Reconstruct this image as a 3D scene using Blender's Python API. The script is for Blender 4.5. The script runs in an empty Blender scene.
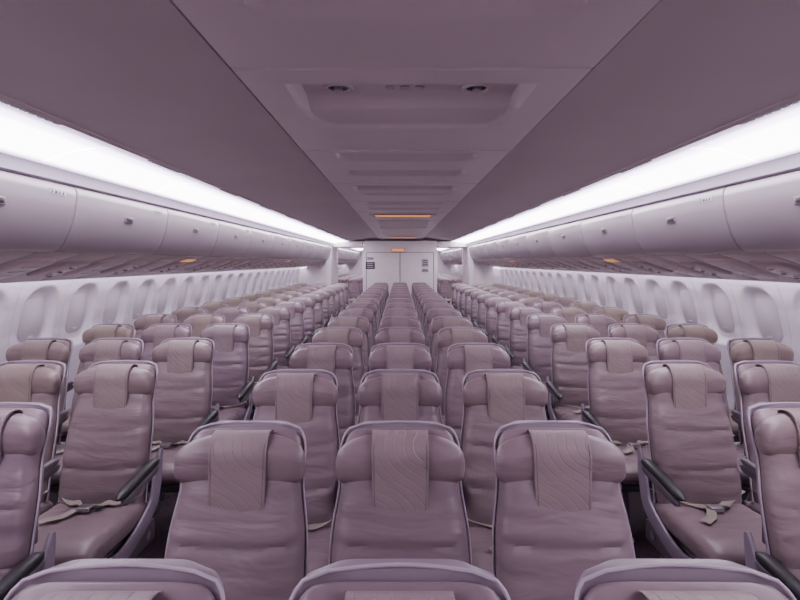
import bpy, bmesh, math, random
from mathutils import Vector, noise
random.seed(4)
S=bpy.context.scene
CH=1.66
Y0,Y1=-2.0,24.0
# ---------------- materials ----------------
def mat(name,col,rough=.5,bump=0,bscale=200,var=0,vscale=8,metal=0,spec=.5):
    m=bpy.data.materials.new(name);m.use_nodes=True
    nt=m.node_tree;b=nt.nodes['Principled BSDF']
    b.inputs['Base Color'].default_value=(*col,1);b.inputs['Roughness'].default_value=rough
    b.inputs['Metallic'].default_value=metal
    b.inputs['Specular IOR Level'].default_value=spec
    tc=nt.nodes.new('ShaderNodeTexCoord')
    if bump:
        n=nt.nodes.new('ShaderNodeTexNoise');n.inputs['Scale'].default_value=bscale;n.inputs['Detail'].default_value=3
        bp=nt.nodes.new('ShaderNodeBump');bp.inputs['Strength'].default_value=bump;bp.inputs['Distance'].default_value=.002
        nt.links.new(tc.outputs['Object'],n.inputs['Vector']);nt.links.new(n.outputs['Fac'],bp.inputs['Height'])
        nt.links.new(bp.outputs['Normal'],b.inputs['Normal'])
    if var:
        n=nt.nodes.new('ShaderNodeTexNoise');n.inputs['Scale'].default_value=vscale
        r=nt.nodes.new('ShaderNodeValToRGB')
        r.color_ramp.elements[0].position=.3;r.color_ramp.elements[1].position=.7
        r.color_ramp.elements[0].color=(*[c*(1-var) for c in col],1)
        r.color_ramp.elements[1].color=(*[min(1,c*(1+var)) for c in col],1)
        nt.links.new(tc.outputs['Object'],n.inputs['Vector']);nt.links.new(n.outputs['Fac'],r.inputs['Fac'])
        nt.links.new(r.outputs['Color'],b.inputs['Base Color'])
    return m
def emis(name,col,st):
    m=bpy.data.materials.new(name);m.use_nodes=True
    b=m.node_tree.nodes['Principled BSDF']
    b.inputs['Base Color'].default_value=(*col,1)
    b.inputs['Emission Color'].default_value=(*col,1);b.inputs['Emission Strength'].default_value=st
    return m
def leather(name,col,pattern=False,rough=.38):
    m=bpy.data.materials.new(name);m.use_nodes=True
    nt=m.node_tree;N=nt.nodes;L=nt.links;b=N['Principled BSDF'];b.inputs['Roughness'].default_value=rough
    tc=N.new('ShaderNodeTexCoord');oi=N.new('ShaderNodeObjectInfo')
    mx=N.new('ShaderNodeMix');mx.data_type='RGBA';mx.blend_type='MULTIPLY';mx.inputs[0].default_value=1
    n=N.new('ShaderNodeTexNoise');n.inputs['Scale'].default_value=5
    r=N.new('ShaderNodeValToRGB');r.color_ramp.elements[0].position=.3;r.color_ramp.elements[1].position=.7
    r.color_ramp.elements[0].color=(*[c*.92 for c in col],1);r.color_ramp.elements[1].color=(*[c*1.08 for c in col],1)
    L.new(tc.outputs['Object'],n.inputs['Vector']);L.new(n.outputs['Fac'],r.inputs['Fac'])
    L.new(r.outputs['Color'],mx.inputs[6]);L.new(oi.outputs['Color'],mx.inputs[7]);L.new(mx.outputs[2],b.inputs['Base Color'])
    ad=N.new('ShaderNodeVectorMath');ad.operation='ADD'
    cb=N.new('ShaderNodeCombineXYZ');ml=N.new('ShaderNodeMath');ml.operation='MULTIPLY';ml.inputs[1].default_value=37
    L.new(oi.outputs['Random'],ml.inputs[0]);
    for i in range(3):L.new(ml.outputs[0],cb.inputs[i])
    L.new(tc.outputs['Object'],ad.inputs[0]);L.new(cb.outputs[0],ad.inputs[1])
    mp=N.new('ShaderNodeMapping');mp.inputs['Scale'].default_value=(4,9,13)
    L.new(ad.outputs[0],mp.inputs['Vector'])
    w=N.new('ShaderNodeTexNoise');w.inputs['Scale'].default_value=1;w.inputs['Detail'].default_value=2.6;w.inputs['Distortion'].default_value=.7
    L.new(mp.outputs[0],w.inputs['Vector'])
    g=N.new('ShaderNodeTexVoronoi');g.inputs['Scale'].default_value=420
    L.new(tc.outputs['Object'],g.inputs['Vector'])
    b1=N.new('ShaderNodeBump');b1.inputs['Strength'].default_value=.6 if not pattern else .2;b1.inputs['Distance'].default_value=.015
    L.new(w.outputs['Fac'],b1.inputs['Height'])
    b2=N.new('ShaderNodeBump');b2.inputs['Strength'].default_value=.12;b2.inputs['Distance'].default_value=.001
    L.new(g.outputs['Distance'],b2.inputs['Height']);L.new(b1.outputs[0],b2.inputs['Normal'])
    last=b2
    if pattern:
        hs=[]
        for (cx,cz,sc) in ((-.17,.84,30),(.13,1.09,34)):
            sb=N.new('ShaderNodeVectorMath');sb.operation='SUBTRACT';sb.inputs[1].default_value=(cx,0,cz)
            L.new(tc.outputs['Object'],sb.inputs[0])
            m2=N.new('ShaderNodeVectorMath');m2.operation='MULTIPLY';m2.inputs[1].default_value=(1,0,1.5)
            L.new(sb.outputs[0],m2.inputs[0])
            ln=N.new('ShaderNodeVectorMath');ln.operation='LENGTH';L.new(m2.outputs[0],ln.inputs[0])
            k=N.new('ShaderNodeMath');k.operation='MULTIPLY';k.inputs[1].default_value=sc;L.new(ln.outputs['Value'],k.inputs[0])
            f=N.new('ShaderNodeMath');f.operation='PINGPONG';f.inputs[1].default_value=.5;L.new(k.outputs[0],f.inputs[0])
            p=N.new('ShaderNodeMapRange');p.inputs['From Min'].default_value=0;p.inputs['From Max'].default_value=.07
            L.new(f.outputs[0],p.inputs['Value'])
            hs.append(p)
        mm=N.new('ShaderNodeMix');mm.data_type='FLOAT'
        sx=N.new('ShaderNodeSeparateXYZ');L.new(tc.outputs['Object'],sx.inputs[0])
        q=N.new('ShaderNodeMath');q.operation='MULTIPLY_ADD';q.inputs[1].default_value=.6;q.inputs[2].default_value=1.0;L.new(sx.outputs['X'],q.inputs[0])
        gt=N.new('ShaderNodeMath');gt.operation='GREATER_THAN';L.new(sx.outputs['Z'],gt.inputs[0]);L.new(q.outputs[0],gt.inputs[1])
        L.new(gt.outputs[0],mm.inputs[0]);L.new(hs[0].outputs[0],mm.inputs[2]);L.new(hs[1].outputs[0],mm.inputs[3])
        b3=N.new('ShaderNodeBump');b3.inputs['Strength'].default_value=.55;b3.inputs['Distance'].default_value=.0025
        L.new(mm.outputs[0],b3.inputs['Height']);L.new(b2.outputs[0],b3.inputs['Normal']);last=b3
    L.new(last.outputs[0],b.inputs['Normal'])
    return m
M={}
M['leather']=leather('seat_leather',(.235,.165,.204))
M['head']=leather('headrest_leather',(.240,.168,.200))
M['tag']=leather('headrest_cover_leather',(.275,.202,.225),True,.5)
M['stitch']=mat('stitch_thread',(.15,.11,.13),.8)
M['shell']=mat('seat_shell_plastic',(.25,.19,.245),.35)
M['pipe']=mat('seat_edge_trim',(.44,.36,.45),.35)
M['bay']=mat('seat_end_bay_plastic',(.33,.27,.345),.35)
M['dark']=mat('armrest_black',(.022,.019,.024),.45,.2,300)
M['grey']=mat('seat_frame_grey',(.14,.115,.145),.4)
M['belt']=mat('belt_webbing',(.34,.295,.265),.8,.4,500)
M['metal']=mat('brushed_metal',(.6,.58,.6),.3,metal=1)
M['ceil']=mat('ceiling_panel',(.55,.475,.50),.5,.1,300,.03,2)
M['ceilc']=mat('ceiling_center_panel',(.65,.565,.59),.34,.05,300,.03,2)
M['bin']=mat('bin_plastic',(.30,.25,.285),.26,.05,300,.03,2)
M['psu']=mat('psu_plastic',(.36,.28,.29),.3)
M['psu2']=mat('psu_pod_plastic',(.48,.39,.41),.3)
M['trim']=mat('trim_lilac',(.55,.48,.60),.4)
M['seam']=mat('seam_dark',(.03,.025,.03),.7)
M['wall']=mat('sidewall_panel',(.84,.79,.86),.45,.1,250,.02,3)
M['shade']=mat('window_shade_plastic',(.64,.59,.66),.5)
M['bulk']=mat('bulkhead_laminate',(.80,.72,.76),.45,var=.03)
M['carpet']=mat('carpet_plum',(.055,.034,.048),.95,1,600,.3,60)
M['label']=mat('placard_white',(.50,.45,.50),.5)
M['ink']=mat('placard_ink',(.04,.04,.05),.5)
M['lens']=mat('lamp_glass_dark',(.05,.045,.05),.15)
M['wash']=emis('wall_wash_led',(.96,.90,1.0),14.0)
M['amber']=emis('amber_lamp',(1,.36,.10),.75)
M['screen']=mat('screen_black',(.01,.01,.012),.15)
# cove panel glows in place of its LED wash; edge fade painted in emission
M['cove']=m=emis('cove_glow_panel',(.93,.87,1.0),9);nt=m.node_tree;bs=nt.nodes['Principled BSDF']
tc=nt.nodes.new('ShaderNodeTexCoord');sx=nt.nodes.new('ShaderNodeSeparateXYZ');ab=nt.nodes.new('ShaderNodeMath');ab.operation='ABSOLUTE'
mr=nt.nodes.new('ShaderNodeMapRange');mr.inputs['From Min'].default_value=1.455;mr.inputs['From Max'].default_value=1.91
cr=nt.nodes.new('ShaderNodeValToRGB');el=cr.color_ramp.elements
el[0].position=0;el[0].color=(.035,.028,.045,1);el[1].position=1;el[1].color=(.12,.09,.16,1)
for p,c in ((.14,(.085,.066,.11,1)),(.32,(.5,.44,.58,1)),(.50,(.98,.91,1,1)),(.88,(.98,.91,1,1))):
    e=el.new(p);e.color=c
cr.color_ramp.interpolation='EASE'
L=nt.links
L.new(tc.outputs['Object'],sx.inputs[0]);L.new(sx.outputs['X'],ab.inputs[0]);L.new(ab.outputs[0],mr.inputs['Value']);L.new(mr.outputs[0],cr.inputs['Fac'])
L.new(cr.outputs['Color'],bs.inputs['Emission Color']);bs.inputs['Emission Strength'].default_value=13.5

# ---------------- mesh helpers ----------------
class B:
    def __init__(s):s.v=[];s.f=[];s.m=[];s.mats=[]
    def mi(s,k):
        if k not in s.mats:s.mats.append(k)
        return s.mats.index(k)
    def rings(s,R,k,cap=True,closed=True):
        o=len(s.v);n=len(R[0]);i=s.mi(k)
        for r in R:s.v+=[tuple(p) for p in r]
        for a in range(len(R)-1):
            for b in range(n if closed else n-1):
                c=(b+1)%n
                s.f.append((o+a*n+b,o+a*n+c,o+(a+1)*n+c,o+(a+1)*n+b));s.m.append(i)
        if cap:
            s.f.append(tuple(o+j for j in range(n))[::-1]);s.m.append(i)
            e=o+(len(R)-1)*n
            s.f.append(tuple(e+j for j in range(n)));s.m.append(i)
    def box(s,c,h,k,r=.0):
        cx,cy,cz=c;hx,hy,hz=h;r=min(r,hx,hy,hz) if r else 0
        if not r:
            P=[(cx-hx,cy-hy),(cx+hx,cy-hy),(cx+hx,cy+hy),(cx-hx,cy+hy)]
            s.rings([[(x,y,z) for x,y in P] for z in (cz-hz,cz+hz)],k);return
        R=[]
        for (z,q) in ((-hz,r),(-hz+.3*r,.3*r),(-hz+r,0),(hz-r,0),(hz-.3*r,.3*r),(hz,r)):
            ring=[]
            for (sx,sy,a0) in ((1,1,0),(-1,1,90),(-1,-1,180),(1,-1,270)):
                for a in (0,30,60,90):
                    t=math.radians(a0+a)
                    ring.append((cx+sx*(hx-r)+(r-q)*math.cos(t),cy+sy*(hy-r)+(r-q)*math.sin(t),cz+z))
            R.append(ring)
        s.rings(R,k)
    def tube(s,pts,r,k,n=10):
        R=[]
        for i,p in enumerate(pts):
            p=Vector(p);a=Vector(pts[max(i-1,0)]);b=Vector(pts[min(i+1,len(pts)-1)])
            t=(b-a).normalized();u=Vector((0,1,0));u=(u-t*u.dot(t))
            if u.length<.2:u=Vector((1,0,0));u=(u-t*u.dot(t))
            u.normalize();w=t.cross(u)
            R.append([p+u*r*math.cos(2*math.pi*j/n)+w*r*math.sin(2*math.pi*j/n) for j in range(n)])
        s.rings(R,k)
    def disc(s,c,r,h,k,n=24,axis='z'):
        R=[]
        for d in (-h,h):
            ring=[]
            for j in range(n):
                a=2*math.pi*j/n
                if axis=='z':ring.append((c[0]+r*math.cos(a),c[1]+r*math.sin(a),c[2]+d))
                else:ring.append((c[0]+d,c[1]+r*math.cos(a),c[2]+r*math.sin(a)))
            R.append(ring)
        s.rings(R,k)
    def mesh(s,name,smooth=True,angle=40):
        me=bpy.data.meshes.new(name);me.from_pydata(s.v,[],s.f)
        for k in s.mats:me.materials.append(M[k])
        me.polygons.foreach_set('material_index',s.m)
        bm=bmesh.new();bm.from_mesh(me);bmesh.ops.recalc_face_normals(bm,faces=bm.faces)
        for f in bm.faces:f.smooth=smooth
        if smooth:
            for e in bm.edges:
                if len(e.link_faces)==2 and e.calc_face_angle(0)>math.radians(angle):e.smooth=False
        bm.to_mesh(me);bm.free();return me
def obj(name,me,loc=(0,0,0),rot=(0,0,0),sc=(1,1,1)):
    o=bpy.data.objects.new(name,me);o.location=loc;o.rotation_euler=rot;o.scale=sc
    S.collection.objects.link(o);return o
def sg(v,p):return math.copysign(abs(v)**p,v)

# ---------------- seat ----------------
def spine(t):
    return -.20+.19*t-.022*math.sin(math.pi*min(t,1)), .42+.68*t
def bw(t): # half width of the back: widest low, waisted below the headrest
    return .213-.004*t-.020*math.exp(-((t-.80)/.17)**2)-.014*max(0,t-.6)
def make_seat(seed,arms):
    b=B()
    R=[];n=64;K=52
    for i in range(n+1):
        t=.5-.5*math.cos(math.pi*i/n);t=.35*t+.65*(i/n)
        cy,cz=spine(t*1.012)
        if t>.5:e=max(1-abs(2*t-1)**8,0.0)**(1/2.2)
        else:e=max(1-abs(2*t-1)**9,0.0)**(1/2.4)
        a=bw(t)*((.84+.16*e) if t<.5 else (.60+.40*e));bb=.050*max(e,.12)
        if t>.85:bb*=1-.35*(t-.85)/.15
        ring=[]
        for j in range(K):
            th=2*math.pi*j/K
            x=a*sg(math.cos(th),2/5);d=sg(math.sin(th),2/3.2)
            y=cy+bb*d;u=x/a
            if d<0:
                f=-d
                y-=f*.018*(abs(u)**3)*(1-abs(u)**14)*(1 if t<.85 else (1-t)/.15)
                for z0,am in ((.80,.008),(.62,.008)):
                    zz=cz+.012*math.cos(u*2.2)-.005
                    y+=f*am*math.exp(-((zz-z0)/.009)**2)
                y+=f*.009*(noise.noise(Vector((x*6+seed*9,seed,cz*20)))*(.3+abs(u)))
            ring.append((x,y,cz))
        R.append(ring)
    b.rings(R,'leather')
    R=[];n=44;rimL=[];rimR=[]
    for i in range(n+1):
        t=i/n;t=.3*(.5-.5*math.cos(math.pi*t))+.7*t
        tt=-.05+1.072*t;cy,cz=spine(tt)
        e=max(1-abs(2*t-1)**9,0)**(1/2.2) if t>.5 else 1
        a=(bw(min(max(tt,0),1))+.006)*(.62+.38*e);bb=.016
        ring=[]
        for j in range(32):
            th=2*math.pi*j/32
            x=a*sg(math.cos(th),2/6);d=sg(math.sin(th),2/3)
            ring.append((x,cy+.040+bb*d-.030*abs(x/a)**10*min(1,(1.06-t)*8),cz))
        R.append(ring)
        if t>.08:
            yy=cy+.040-.030*min(1,(1.06-t)*8)-.006
            rimL.append((-a-.0005,yy,cz));rimR.append((a+.0005,yy,cz))
    b.rings(R,'shell')
    xl,yl,zl=rimL[-1]
    top=[(xl+(-2*xl)*k/10,yl+.012*math.sin(math.pi*k/10),zl+.004*math.sin(math.pi*k/10)) for k in range(1,10)]
    b.tube(rimL+top+rimR[::-1],.0036,'pipe',8)
    # headrest
    R=[];n=40
    for i in range(n+1):
        s=-math.cos(math.pi*i/n);s=.6*s+.4*(2*i/n-1)
        e=max(1-abs(s)**3.8,0)**(1/2.2)
        h=.080*(.25+.75*e);w=.056*(.25+.75*e)
        ring=[]
        for j in range(28):
            th=2*math.pi*j/28
            z=1.026+h*sg(math.sin(th),2/2.4)-.008*s*s
            y=-.060+w*sg(math.cos(th),2/2.2)-.026*abs(s)**3+.004*math.exp(-(s/.4)**2)
            y+=.004*noise.noise(Vector((s*3+seed*5,seed,z*30)))
            ring.append((s*.203,y,z))
        R.append(ring)
    b.rings(R,'head')
    # headrest cover draped over the middle
    prof=[]
    for q in range(-4,12):
        th=math.radians(90+q*9)
        prof.append((-.057+.061*sg(math.cos(th),2/2.2),1.028+.086*sg(math.sin(th),2/2.4)))
    yb=prof[-1][0]
    for z in (1.0,.97,.945,.92,.905,.895,.888,.883,.879):prof.append((yb-.008*(1.0-z)/.12-.001,z))
    R=[];W=.089;sl=[];sr=[]
    for y,z in prof:
        w=W
        if z<.909:w=W-.030*(1-math.sqrt(max(0,1-((.909-z)/.0305)**2)))
        w-=.004*max(0,(1.05-z)/.15)
        xs=[w*(k/8-1) for k in range(17)]
        off=.006
        front=[(x,y-off-.003*math.cos(x/W*1.4)+.0015*noise.noise(Vector((x*20,seed,z*20))),z+(.004 if z>1.1 else 0)) for x in xs]
        back=[(x,y+.003,z) for x in reversed(xs)]
        if z<1.10 and y<-.06 and z>.884:
            sl.append((-w+.007,y-off-.0012,z));sr.append((w-.007,y-off-.0012,z))
        R.append(front+back)
    b.rings(R,'tag')
    b.tube(sl+[(x*(W-.03)/8,sl[-1][1]-.002,.8855) for x in range(-7,8)]+sr[::-1],.0011,'stitch',6)
    # seat cushion
    R=[];n=36;K=44
    for i in range(n+1):
        t=i/n;t=.4*(.5-.5*math.cos(math.pi*t))+.6*t
        y=-.13-.52*t
        e=max(1-abs(2*t-1)**7,0)**(1/2.3)
        a=.226*(.90+.10*e);h=.062*max(e,.15)
        zc=.405+.018*t-.03*max(0,t-.8)*2
        ring=[]
        for j in range(K):
            th=2*math.pi*j/K
            x=a*sg(math.cos(th),2/6);z=sg(math.sin(th),2/3)
            zz=zc+h*z
            if z>0:
                u=x/a
                zz+=z*(.012*abs(u)**3*(1-abs(u)**12)-.006)
                zz-=z*.006*math.exp(-((y+.42)/.008)**2)
                zz+=z*.006*noise.noise(Vector((x*9,y*20,seed*3)))
            ring.append((x,y,zz))
        R.append(ring)
    b.rings(R,'leather')
    b.box((0,-.37,.325),(.20,.22,.02),'grey',.01)
    for y in (-.22,-.50):b.tube([(-.25,y,.30),(.25,y,.30)],.022,'metal')
    for x in (-.14,):
        b.tube([(x,-.50,.30),(x,-.53,.02)],.018,'grey');b.tube([(x,-.22,.30),(x,-.08,.02)],.018,'grey')
        b.tube([(x,-.22,.28),(x,-.52,.05)],.012,'grey')
        b.box((x,-.30,.012),(.022,.27,.012),'metal',.005)
    cy,cz=spine(.50)
    b.box((0,cy+.062,cz-.02),(.175,.010,.11),'grey',.008)
    b.box((0,cy+.075,cz+.075),(.02,.006,.012),'metal',.003)
    cy,cz=spine(.17);b.box((0,cy+.064,cz),(.17,.012,.09),'grey',.008)
    cy,cz=spine(.77);b.box((0,cy+.057,cz),(.115,.008,.065),'screen',.006)
    for sd in (-1,1):
        R=[]
        for i in range(15):
            t=i/14
            x=sd*(.205-.195*t+.02*math.sin(t*5+seed));y=-.20-.11*t-.02*math.sin(t*6+seed*2)
            z=.480+.006*math.sin(t*7+seed)-.006*t+(0.02*(1-t)**4)
            dx,dy=(-.008,.021)
            R.append([(x-dx,y-dy,z),(x+dx,y+dy,z),(x+dx,y+dy,z+.004),(x-dx,y-dy,z+.004)])
        b.rings(R,'belt')
    b.box((.0,-.325,.487),(.032,.024,.010),'metal',.005)
    b.box((.05,-.315,.485),(.022,.010,.005),'dark',.003)
    R=[]
    for i in range(12):
        t=i/11;x=-.03-.10*t+.02*math.sin(3*t);y=-.33-.12*t;z=.483+.003*math.sin(9*t)
        R.append([(x-.015,y+.015,z),(x+.015,y-.015,z),(x+.015,y-.015,z+.003),(x-.015,y+.015,z+.003)])
    b.rings(R,'belt')
    def arm(x,hw,pad):
        R=[]
        for i in range(17):
            t=i/16;y=-.145-.36*t
            e=max(1-abs(2*t-1)**8,0)**.5;e=max(e,.2)
            z=.635+.012*math.cos(t*math.pi)-.012*(t**4)
            R.append([(x+hw*e*sg(math.cos(2*math.pi*j/20),.6),y,z+.019*e*sg(math.sin(2*math.pi*j/20),.7)) for j in range(20)])
        b.rings(R,pad)
        R=[]
        for i in range(17):
            t=i/16;y=-.14-.33*t;e=max(1-abs(2*t-1)**8,0)**.5;e=max(e,.2)
            z=.600+.012*math.cos(t*math.pi)-.015*t**3
            R.append([(x+hw*.75*e*sg(math.cos(2*math.pi*j/16),.6),y,z+.022*e*sg(math.sin(2*math.pi*j/16),.7)) for j in range(16)])
        b.rings(R,'grey')
    def endbay(x):
        pts=[]
        for i in range(26):
            t=i/25
            if t<.45:
                q=t/.45;y=-.075-.065*q;z=.68-.24*q;w=.014+.028*min(1,q*1.6)
            else:
                q=(t-.45)/.55;a=q*math.pi*.5
                y=-.14-.50*math.sin(a)*(q**.35);z=.44-.12*math.sin(min(1,q*1.7)*math.pi*.5)+.055*max(0,q-.6)*2.5;w=.042-.008*q
            pts.append((y,z,w))
        R=[]
        for i,(y,z,w) in enumerate(pts):
            a=pts[max(i-1,0)];c=pts[min(i+1,25)]
            ty,tz=c[0]-a[0],c[1]-a[1];l=math.hypot(ty,tz) or 1;ny,nz=-tz/l,ty/l
            if i in(0,25):w*=.6
            R.append([(x+.010*sg(math.cos(2*math.pi*j/16),.5),y+ny*w*sg(math.sin(2*math.pi*j/16),.6),z+nz*w*sg(math.sin(2*math.pi*j/16),.6)) for j in range(16)])
        b.rings(R,'bay')
        b.box((x,-.36,.30),(.008,.21,.05),'grey',.006)
    if 'L' in arms:arm(-.256,.026,'dark');endbay(-.238)
    else:arm(-.25,.015,'grey')
    if 'R' in arms:arm(.256,.026,'dark');endbay(.238)
    return b.mesh('airline_seat_'+arms+str(seed))
ms={}
for k in ('L','R','M'):
    for sd in (0,1,2):ms[k,sd]=make_seat(sd+1,k)
def seat(x,y,k,tint):
    o=obj('airline_seat',ms[k,random.randint(0,2)],(x,y,0))
    o.rotation_euler.z=random.uniform(-.012,.012)
    o.color=(*tint,1)
def tint(be):
    v=random.uniform(.90,1.08)
    return (v*(1+.08*be),v*(1+.14*be),v*(1-.08*be))
ctr=[.85]+[.83+.805*i for i in range(1,16)]+[16.6+.805*i for i in range(8)]
sid=[1.05+.805*i for i in range(15)]+[16.2+.805*i for i in range(9)]
for y in ctr:
    for x,k in ((-.505,'L'),(0,'M'),(.505,'R')):seat(x*(.97 if y<1 else 1),y,k,tint(random.choice((0,0,.15,.4))))
for y in sid:
    for s in (-1,1):
        for j,x in enumerate((1.5,2.0,2.5)):
            k='M'
            if j==0:k='R' if s<0 else 'L'
            seat(s*x,y,k,tint(random.choice(((0,.1,.5),(.1,.4,.8),(.8,1.1,1.4))[j])))  # seats nearer the windows tinted beiger: warm window light put into colour

# ---------------- extrusions along Y ----------------
def extr(name,prof,k,y0,y1,closed=False,smooth=True,angle=40):
    b=B()
    b.rings([[(x,y,z) for x,z in prof] for y in (y0,y1)],k,cap=closed,closed=closed)
    return obj(name,b.mesh(name,smooth,angle))
b=B();b.box((0,(Y0+Y1)/2,-.05),(3.0,(Y1-Y0)/2,.05),'carpet');obj('floor',b.mesh('floor',False))
CX=.04
for s,nm in ((-1,'left'),(1,'right')):
    xe=CX+s*.650
    n=14;top=[];bot=[]
    for i in range(n+1):
        t=i/n;x=xe+(s*1.44-xe)*t;z=CH+.69-.085*t**1.6
        bot.append((x,z));top.append((x,z+.03))
    extr('ceiling_'+nm,bot+top[::-1],'ceil',Y0,Y1,True)
    def cz(t):return (s*(1.455+.455*t),CH+.600-.075*t+.034*math.sin(math.pi*t))
    bot=[cz(i/14) for i in range(15)];top=[(x,z+.02) for x,z in bot]
    b=B();yy=Y0+.005
    while yy<Y1-1.1:
        b.rings([[(x,y,z) for x,z in bot+top[::-1]] for y in (yy,yy+1.141)],'cove')
        yy+=1.15
    obj('cove_light_'+nm,b.mesh('cove_light_'+nm))
    # slotted air grille along the upper lip of the cove
    b=B();yy=Y0+.3
    while yy<Y1-1:
        for q in range(9):
            b.box((s*1.478,yy+.045*q,CH+.5965),(.010,.016,.002),'grey')
        yy+=1.15
    obj('air_grille',b.mesh('air_grille'))
    extr('trim_cove_'+nm,[(s*1.436,CH+.600),(s*1.46,CH+.592),(s*1.462,CH+.65),(s*1.436,CH+.65)],'ceil',Y0,Y1,True)
    extr('trim_ledge_'+nm,[(s*1.905,CH+.535),(s*1.915,CH+.520),(s*1.925,CH+.505),(s*1.935,CH+.462),(s*1.96,CH+.455),(s*2.0,CH+.455),(s*2.0,CH+.60),(s*1.905,CH+.60)],'trim',Y0,Y1,True)
    for a0,a1 in ((Y0,13.74),(15.41,Y1)):
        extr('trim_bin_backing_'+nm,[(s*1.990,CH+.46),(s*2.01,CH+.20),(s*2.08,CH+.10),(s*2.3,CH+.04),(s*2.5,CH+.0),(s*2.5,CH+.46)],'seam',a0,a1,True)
# overhead bins
prof=[(1.945,.445),(1.932,.432),(1.926,.39),(1.933,.32),(1.950,.24),(1.974,.17),(2.003,.112),(2.032,.076),(2.060,.060),(2.076,.058)]
inner=[(x+.025,z+(.010 if i>6 else 0)) for i,(x,z) in enumerate(prof)]
def make_bin():
    b=B();L=1.140;R=[]
    for y,q in ((0,.008),(.003,.002),(.010,0),(L-.010,0),(L-.003,.002),(L,.008)):
        R.append([(x+q*.7,y,CH+z+q*.4) for x,z in prof]+[(x,y,CH+z) for x,z in reversed(inner)])
    b.rings(R,'bin')
    lx,lz=1.938,CH+.30
    b.box((lx,L/2,lz),(.007,.055,.022),'grey',.005)
    b.box((lx-.004,L/2,lz+.002),(.007,.040,.013),'dark',.004)
    for yy in (.16,):
        b.box((1.927,yy,CH+.395),(.002,.062,.016),'label')
        for q in range(4):
            b.box((1.9245,yy-.045+.030*q,CH+.392),(.001,.004 if q!=2 else .009,.008),'ink')
            b.box((1.9245,yy-.037+.030*q,CH+.387),(.001,.006,.003),'ink')
        b.disc((1.9245,yy+.05,CH+.405),.004,.001,'ink',12,'x')
    return b.mesh('overhead_bin')
mb=make_bin()
ys=[2.93-1.15*4+1.15*i for i in range(13)]
ys=[y for y in ys if y<12.6]+[15.6+1.15*i for i in range(7)]
for y in ys:
    obj('overhead_bin',mb,(0,y,0));obj('overhead_bin',mb,(0,y+1.140,0),(0,0,math.pi))
for s,nm in ((-1,'left'),(1,'right')):
    P=[(s*x,CH+z) for x,z in prof]+[(s*x,CH+z) for x,z in reversed(inner)]
    extr('trim_bin_filler_'+nm,P,'bin',13.29,13.74,True)
    extr('trim_bin_end_'+nm,P,'bin',15.41,15.595,True)
def pz(x):return .052-(x-2.08)*.325
def make_psu(kind):
    b=B();L=.395;R=[]
    for y,q in ((0,.008),(.004,.001),(.008,0),(L-.008,0),(L-.004,.001),(L,.008)):
        P=[(2.082,.056),(2.09,.046),(2.20,.012),(2.35,-.036),(2.50,-.085),(2.60,-.120),(2.64,-.138),(2.65,-.134)]
        R.append([(x,y,CH+z+q) for x,z in P]+[(x,y,CH+z+.025) for x,z in reversed(P)])
    b.rings(R,'psu')
    R=[];y0,y1=(.045,.35);h0=.19 if kind else .15
    for i in range(17):
        t=i/16;y=y0+(y1-y0)*t;e=max(1-abs(2*t-1)**4,0)**.5
        hh=h0*(.6+.4*e);ring=[]
        for j in range(28):
            c=sg(math.cos(2*math.pi*j/28),.6);sn=math.sin(2*math.pi*j/28)
            x=2.36+hh*c;ring.append((x,y,CH+pz(x)-.003-(.022*e+.002)*abs(sn)**.6 if sn>0 else CH+pz(x)+.01))
        R.append(ring)
    b.rings(R,'psu2' if kind else 'psu')
    for q in range(3):
        x=2.27+.08*q;z=CH+pz(x)-.028
        if kind==0:
            b.disc((x,.20,z),.020,.008,'psu2',16);b.disc((x,.20,z-.007),.012,.006,'lens',16)
        else:b.box((x,.20,z+.002),(.016,.06,.004),'label',.003)
    return b.mesh('service_panel')
mp=[make_psu(0),make_psu(1)]
i=0;y=Y0
while y<Y1-.4:
    if not 13.34<y<15.5:
        obj('service_panel',mp[i%2],(0,y,0));obj('service_panel',mp[(i+1)%2],(0,y+.395,0),(0,0,math.pi))
    i+=1;y+=.4
def amber(x,y,z,hx,hy,slope):
    b=B();b.box((0,0,0),(hx,hy,.005),'amber',.004);b.box((0,0,.006),(hx+.012,hy+.012,.005),'psu',.004)
    obj('reading_lamp',b.mesh('reading_lamp'),(x,y,z),(0,slope,0))
for s in (-1,1):
    for y in (5.0,9.4):amber(s*2.16,y,CH+pz(2.16)-.012,.030,.12,s*.31)
for s,nm in ((-1,'left'),(1,'right')):
    extr('wall_wash_light_'+nm,[(s*2.69,CH-.105),(s*2.75,CH-.105),(s*2.75,CH-.095),(s*2.69,CH-.095)],'wash',Y0,Y1,True,smooth=False)
    extr('trim_valance_'+nm,[(s*2.64,CH-.128),(s*2.660,CH-.143),(s*2.675,CH-.14),(s*2.68,CH-.09),(s*2.90,CH-.09),(s*2.90,CH-.07),(s*2.64,CH-.07)],'trim',Y0,Y1,True)
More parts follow.
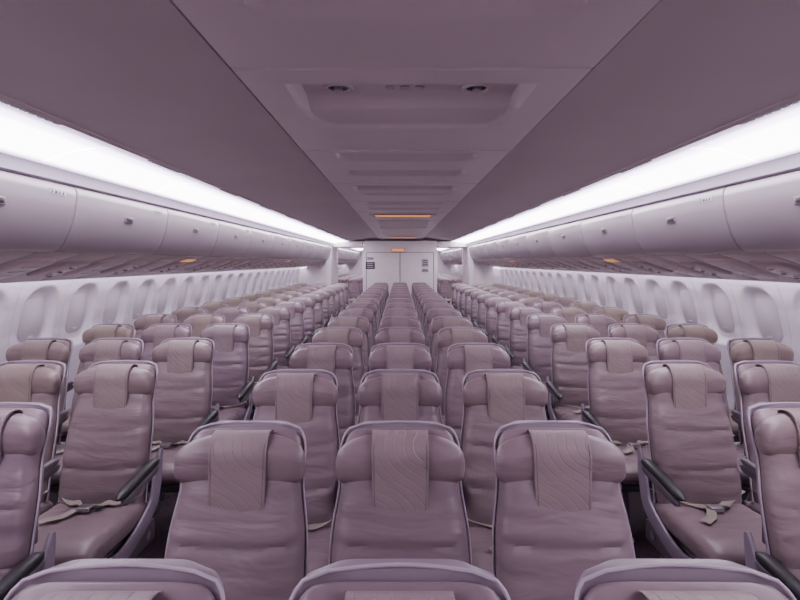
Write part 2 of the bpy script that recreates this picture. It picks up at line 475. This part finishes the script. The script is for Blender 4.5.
# ---------------- side walls with window recesses ----------------
def wx(z):
    pts=[(0,2.74),(.25,2.82),(.5,2.87),(.9,2.91),(1.1,2.905),(1.3,2.865),(1.45,2.815),(1.56,2.76),(3,2.5)]
    for (a,xa),(c,xc) in zip(pts,pts[1:]):
        if z<=c:return xa+(xc-xa)*(z-a)/(c-a)
WP=.535;NY=48
zs=[.0,.15,.3,.45,.6,.7,.8]+[.85+i*.0135 for i in range(53)]
def sm(t):t=min(max(t,0),1);return t*t*(3-2*t)
def wall_mesh(s):
    b=B();R=[]
    for z in zs:
        row=[]
        for i in range(NY+1):
            y=WP*i/NY;u=(y-WP/2)/.195;v=(z-1.190)/.280
            r=(abs(u)**2.9+abs(v)**2.9)**(1/2.9)
            d=.060*sm((1.0-r)/.24)
            g=min(i,NY-i)*WP/NY
            if g<.006:d+=.006
            row.append((s*(wx(z)+d),y,z))
        R.append(row)
    b.rings(R,'wall',cap=False,closed=False)
    return b.mesh('wall_panel',True,80)
nwin=int((Y1-Y0)/WP)+1
ysh=4.44-WP/2-WP*12
for s,nm in ((-1,'left'),(1,'right')):
    o=obj('wall_'+nm,wall_mesh(s),(0,ysh,0))
    a=o.modifiers.new('a','ARRAY');a.count=nwin;a.use_relative_offset=False;a.use_constant_offset=True;a.constant_offset_displace=(0,WP,0)
def rr(hy,hz,n=3.2,K=40,x=0):return [(x,hy*sg(math.cos(2*math.pi*j/K),2/n),hz*sg(math.sin(2*math.pi*j/K),2/n)) for j in range(K)]
b=B()
b.rings([rr(.122,.182,x=-.004),rr(.125,.185,x=-.002),rr(.126,.186,x=.004)],'shade')
b.box((-.007,0,-.145),(.005,.030,.005),'shade',.003)
msd=b.mesh('window_shade')
wn=1
for i in range(nwin):
    yc=ysh+WP*(i+.5)
    for s in (-1,1):
        obj('window_%d'%wn,msd,(s*(wx(1.205)+.050),yc,1.205),(0,-s*.17,0),(s,1,1));wn+=1
for s,nm in ((-1,'left'),(1,'right')):
    extr('wall_outer_'+nm,[(s*3.0,-.1),(s*3.03,-.1),(s*3.03,2.6),(s*3.0,2.6)],'seam',Y0,Y1,True,smooth=False)
b=B();b.box((0,(Y0+Y1)/2,2.62),(3.03,(Y1-Y0)/2,.02),'seam');obj('ceiling_outer',b.mesh('ceiling_outer',False))
for nm,y in (('front',Y1),('rear',Y0)):
    b=B();b.box((0,y,1.3),(3.03,.04,1.35),'bulk');obj('wall_'+nm,b.mesh('w',False))

# ---------------- centre ceiling ----------------
HW=.615;CZ=.655
wedges=[1.80+2.42*k for k in range(-1,10)]
slots=[2.95+2.42*k for k in range(-1,10)]+[3.50+2.42*k for k in range(-1,10)]
def ch(x,y):
    d=0
    for w in wedges:
        if w<y<w+.62:
            q=max(0,(y-w-.36)/.26);lim=.46-.14*(1-math.sqrt(max(0,1-q*q)))
            fx=sm((lim-abs(x))/.03)
            t=(y-w)/.6;fy=min((y-w)/.012,1)
            h=.055 if t<.42 else (.055-.040*sm((t-.42)/.16)) if t<.58 else .015*min(1,max(0,(1-t)/.05))
            d=max(d,h*fx*fy)
    for w in slots:
        if w<y<w+.24:
            q=(y-w)/.24
            fx=sm((.44-.08*max(0,q-.6)-abs(x))/.03)
            d=max(d,.028*fx*min(1,(1-q)*1.6)*min(1,q/.06))
    g=(y-1.66)%1.21
    if g<.012:d=max(d,.015)
    return d
b=B();R=[]
xs=[-HW,-HW+.004]+[-HW+.015+(2*HW-.03)*i/72 for i in range(73)]+[HW-.004,HW]
y=Y0
while y<Y1:
    row=[(CX-HW-.002,y,CH+.72)]
    for x in xs:
        row.append((CX+x,y,CH+CZ+(.008 if abs(x)>HW-.001 else 0)+ch(x,y)))
    row.append((CX+HW+.002,y,CH+.72))
    R.append(row);y+=.0125 if y<7 else .04
b.rings(R,'ceilc',cap=False,closed=False)
obj('ceiling_center',b.mesh('ceiling_center',True,25))
def make_cl():
    b=B()
    for x in (-.29,.27):
        R=[]
        for r,z in ((.062,.0),(.060,-.008),(.048,-.010),(.042,.0),(.040,.012)):
            R.append([(x+r*math.cos(2*math.pi*j/28),r*math.sin(2*math.pi*j/28),z) for j in range(28)])
        b.rings(R,'ceilc',cap=False)
        b.disc((x,0,.004),.042,.004,'lens',28)
        b.disc((x,0,-.004),.018,.008,'metal',20)
    for x in (-.08,-.02,.04):b.box((x,0,0),(.018,.012,.004),'ceil',.003)
    return b.mesh('ceiling_lamp_pair')
cl=make_cl()
for w in wedges:
    if -1<w<13:obj('ceiling_lamp_pair',cl,(CX,w+.185,CH+CZ+.051))
for y,hx in ((6.86,.38),(12.9,.34)):
    amber(CX,y,CH+CZ-.012,hx,.11,0)
# ---------------- monuments (bulkheads) ----------------
b=B();y0=14.0;hx=1.06
b.box((0,14.7,(CH+.60)/2),(hx,.7,(CH+.60)/2),'bulk',.02)
b.box((0,y0-.002,.98),(.008,.004,.95),'seam')
for s in (-1,1):
    b.box((s*(hx-.10),y0-.002,.98),(.006,.004,.95),'seam')
    b.box((s*.10,y0-.015,1.02),(.015,.012,.07),'metal',.006)
b.box((0,y0-.002,1.93),(hx-.10,.004,.006),'seam')
def placard(x,z,hx,hz,k1,k2):
    b.box((x,y0-.006,z),(hx,.008,hz),k1,.004)
    for q in range(3):b.box((x,y0-.015,z+hz*.5-q*hz*.5),(hx*.7,.001,hz*.10),k2)
placard(-.85,CH-.10,.13,.10,'ink','label');placard(.72,CH-.02,.10,.12,'label','ink');placard(.72,CH-.24,.10,.05,'label','ink')
placard(-.85,CH+.10,.10,.04,'label','ink')
b.box((-.05,y0-.02,CH+.34),(.20,.02,.055),'label',.008);b.box((-.05,y0-.041,CH+.34),(.17,.001,.035),'amber')
obj('galley_bulkhead',b.mesh('galley_bulkhead',True,30))
for s,nm in ((-1,'l'),(1,'r')):
    P=[(s*1.95,.01)]+[(s*(wx(z)-.03),z) for z in (.01,.25,.5,.9,1.1,1.3,1.45)]+[(s*2.62,CH-.16),(s*2.62,CH+.44),(s*1.95,CH+.44)]
    b=B();b.rings([[(x,y,z) for x,z in P] for y in (13.75,15.4)],'bulk')
    b.box((s*2.33,13.747,1.0),(.22,.003,.003),'seam');b.box((s*2.10,13.747,1.0),(.003,.003,.9),'seam')
    obj('lavatory_module',b.mesh('lavatory_module',True,30))
for nm,x0,x1 in (('left',-1.93,-1.08),('right',1.08,1.93)):
    b=B();b.box(((x0+x1)/2,14.7,CH+.51),((x1-x0)/2,.65,.08),'bulk',.01);obj('ceiling_header_'+nm,b.mesh('hd',True,30))
# ---------------- world & camera ----------------
w=bpy.data.worlds.new('w');S.world=w;w.use_nodes=True
w.node_tree.nodes['Background'].inputs[0].default_value=(.02,.02,.025,1)
c=bpy.data.cameras.new('camera');c.lens=22.05;c.sensor_width=36;c.shift_y=-38/800;c.clip_start=.02
co=bpy.data.objects.new('camera',c);co.location=(0,0,CH);co.rotation_euler=(math.pi/2,0,0)
S.collection.objects.link(co);S.camera=co
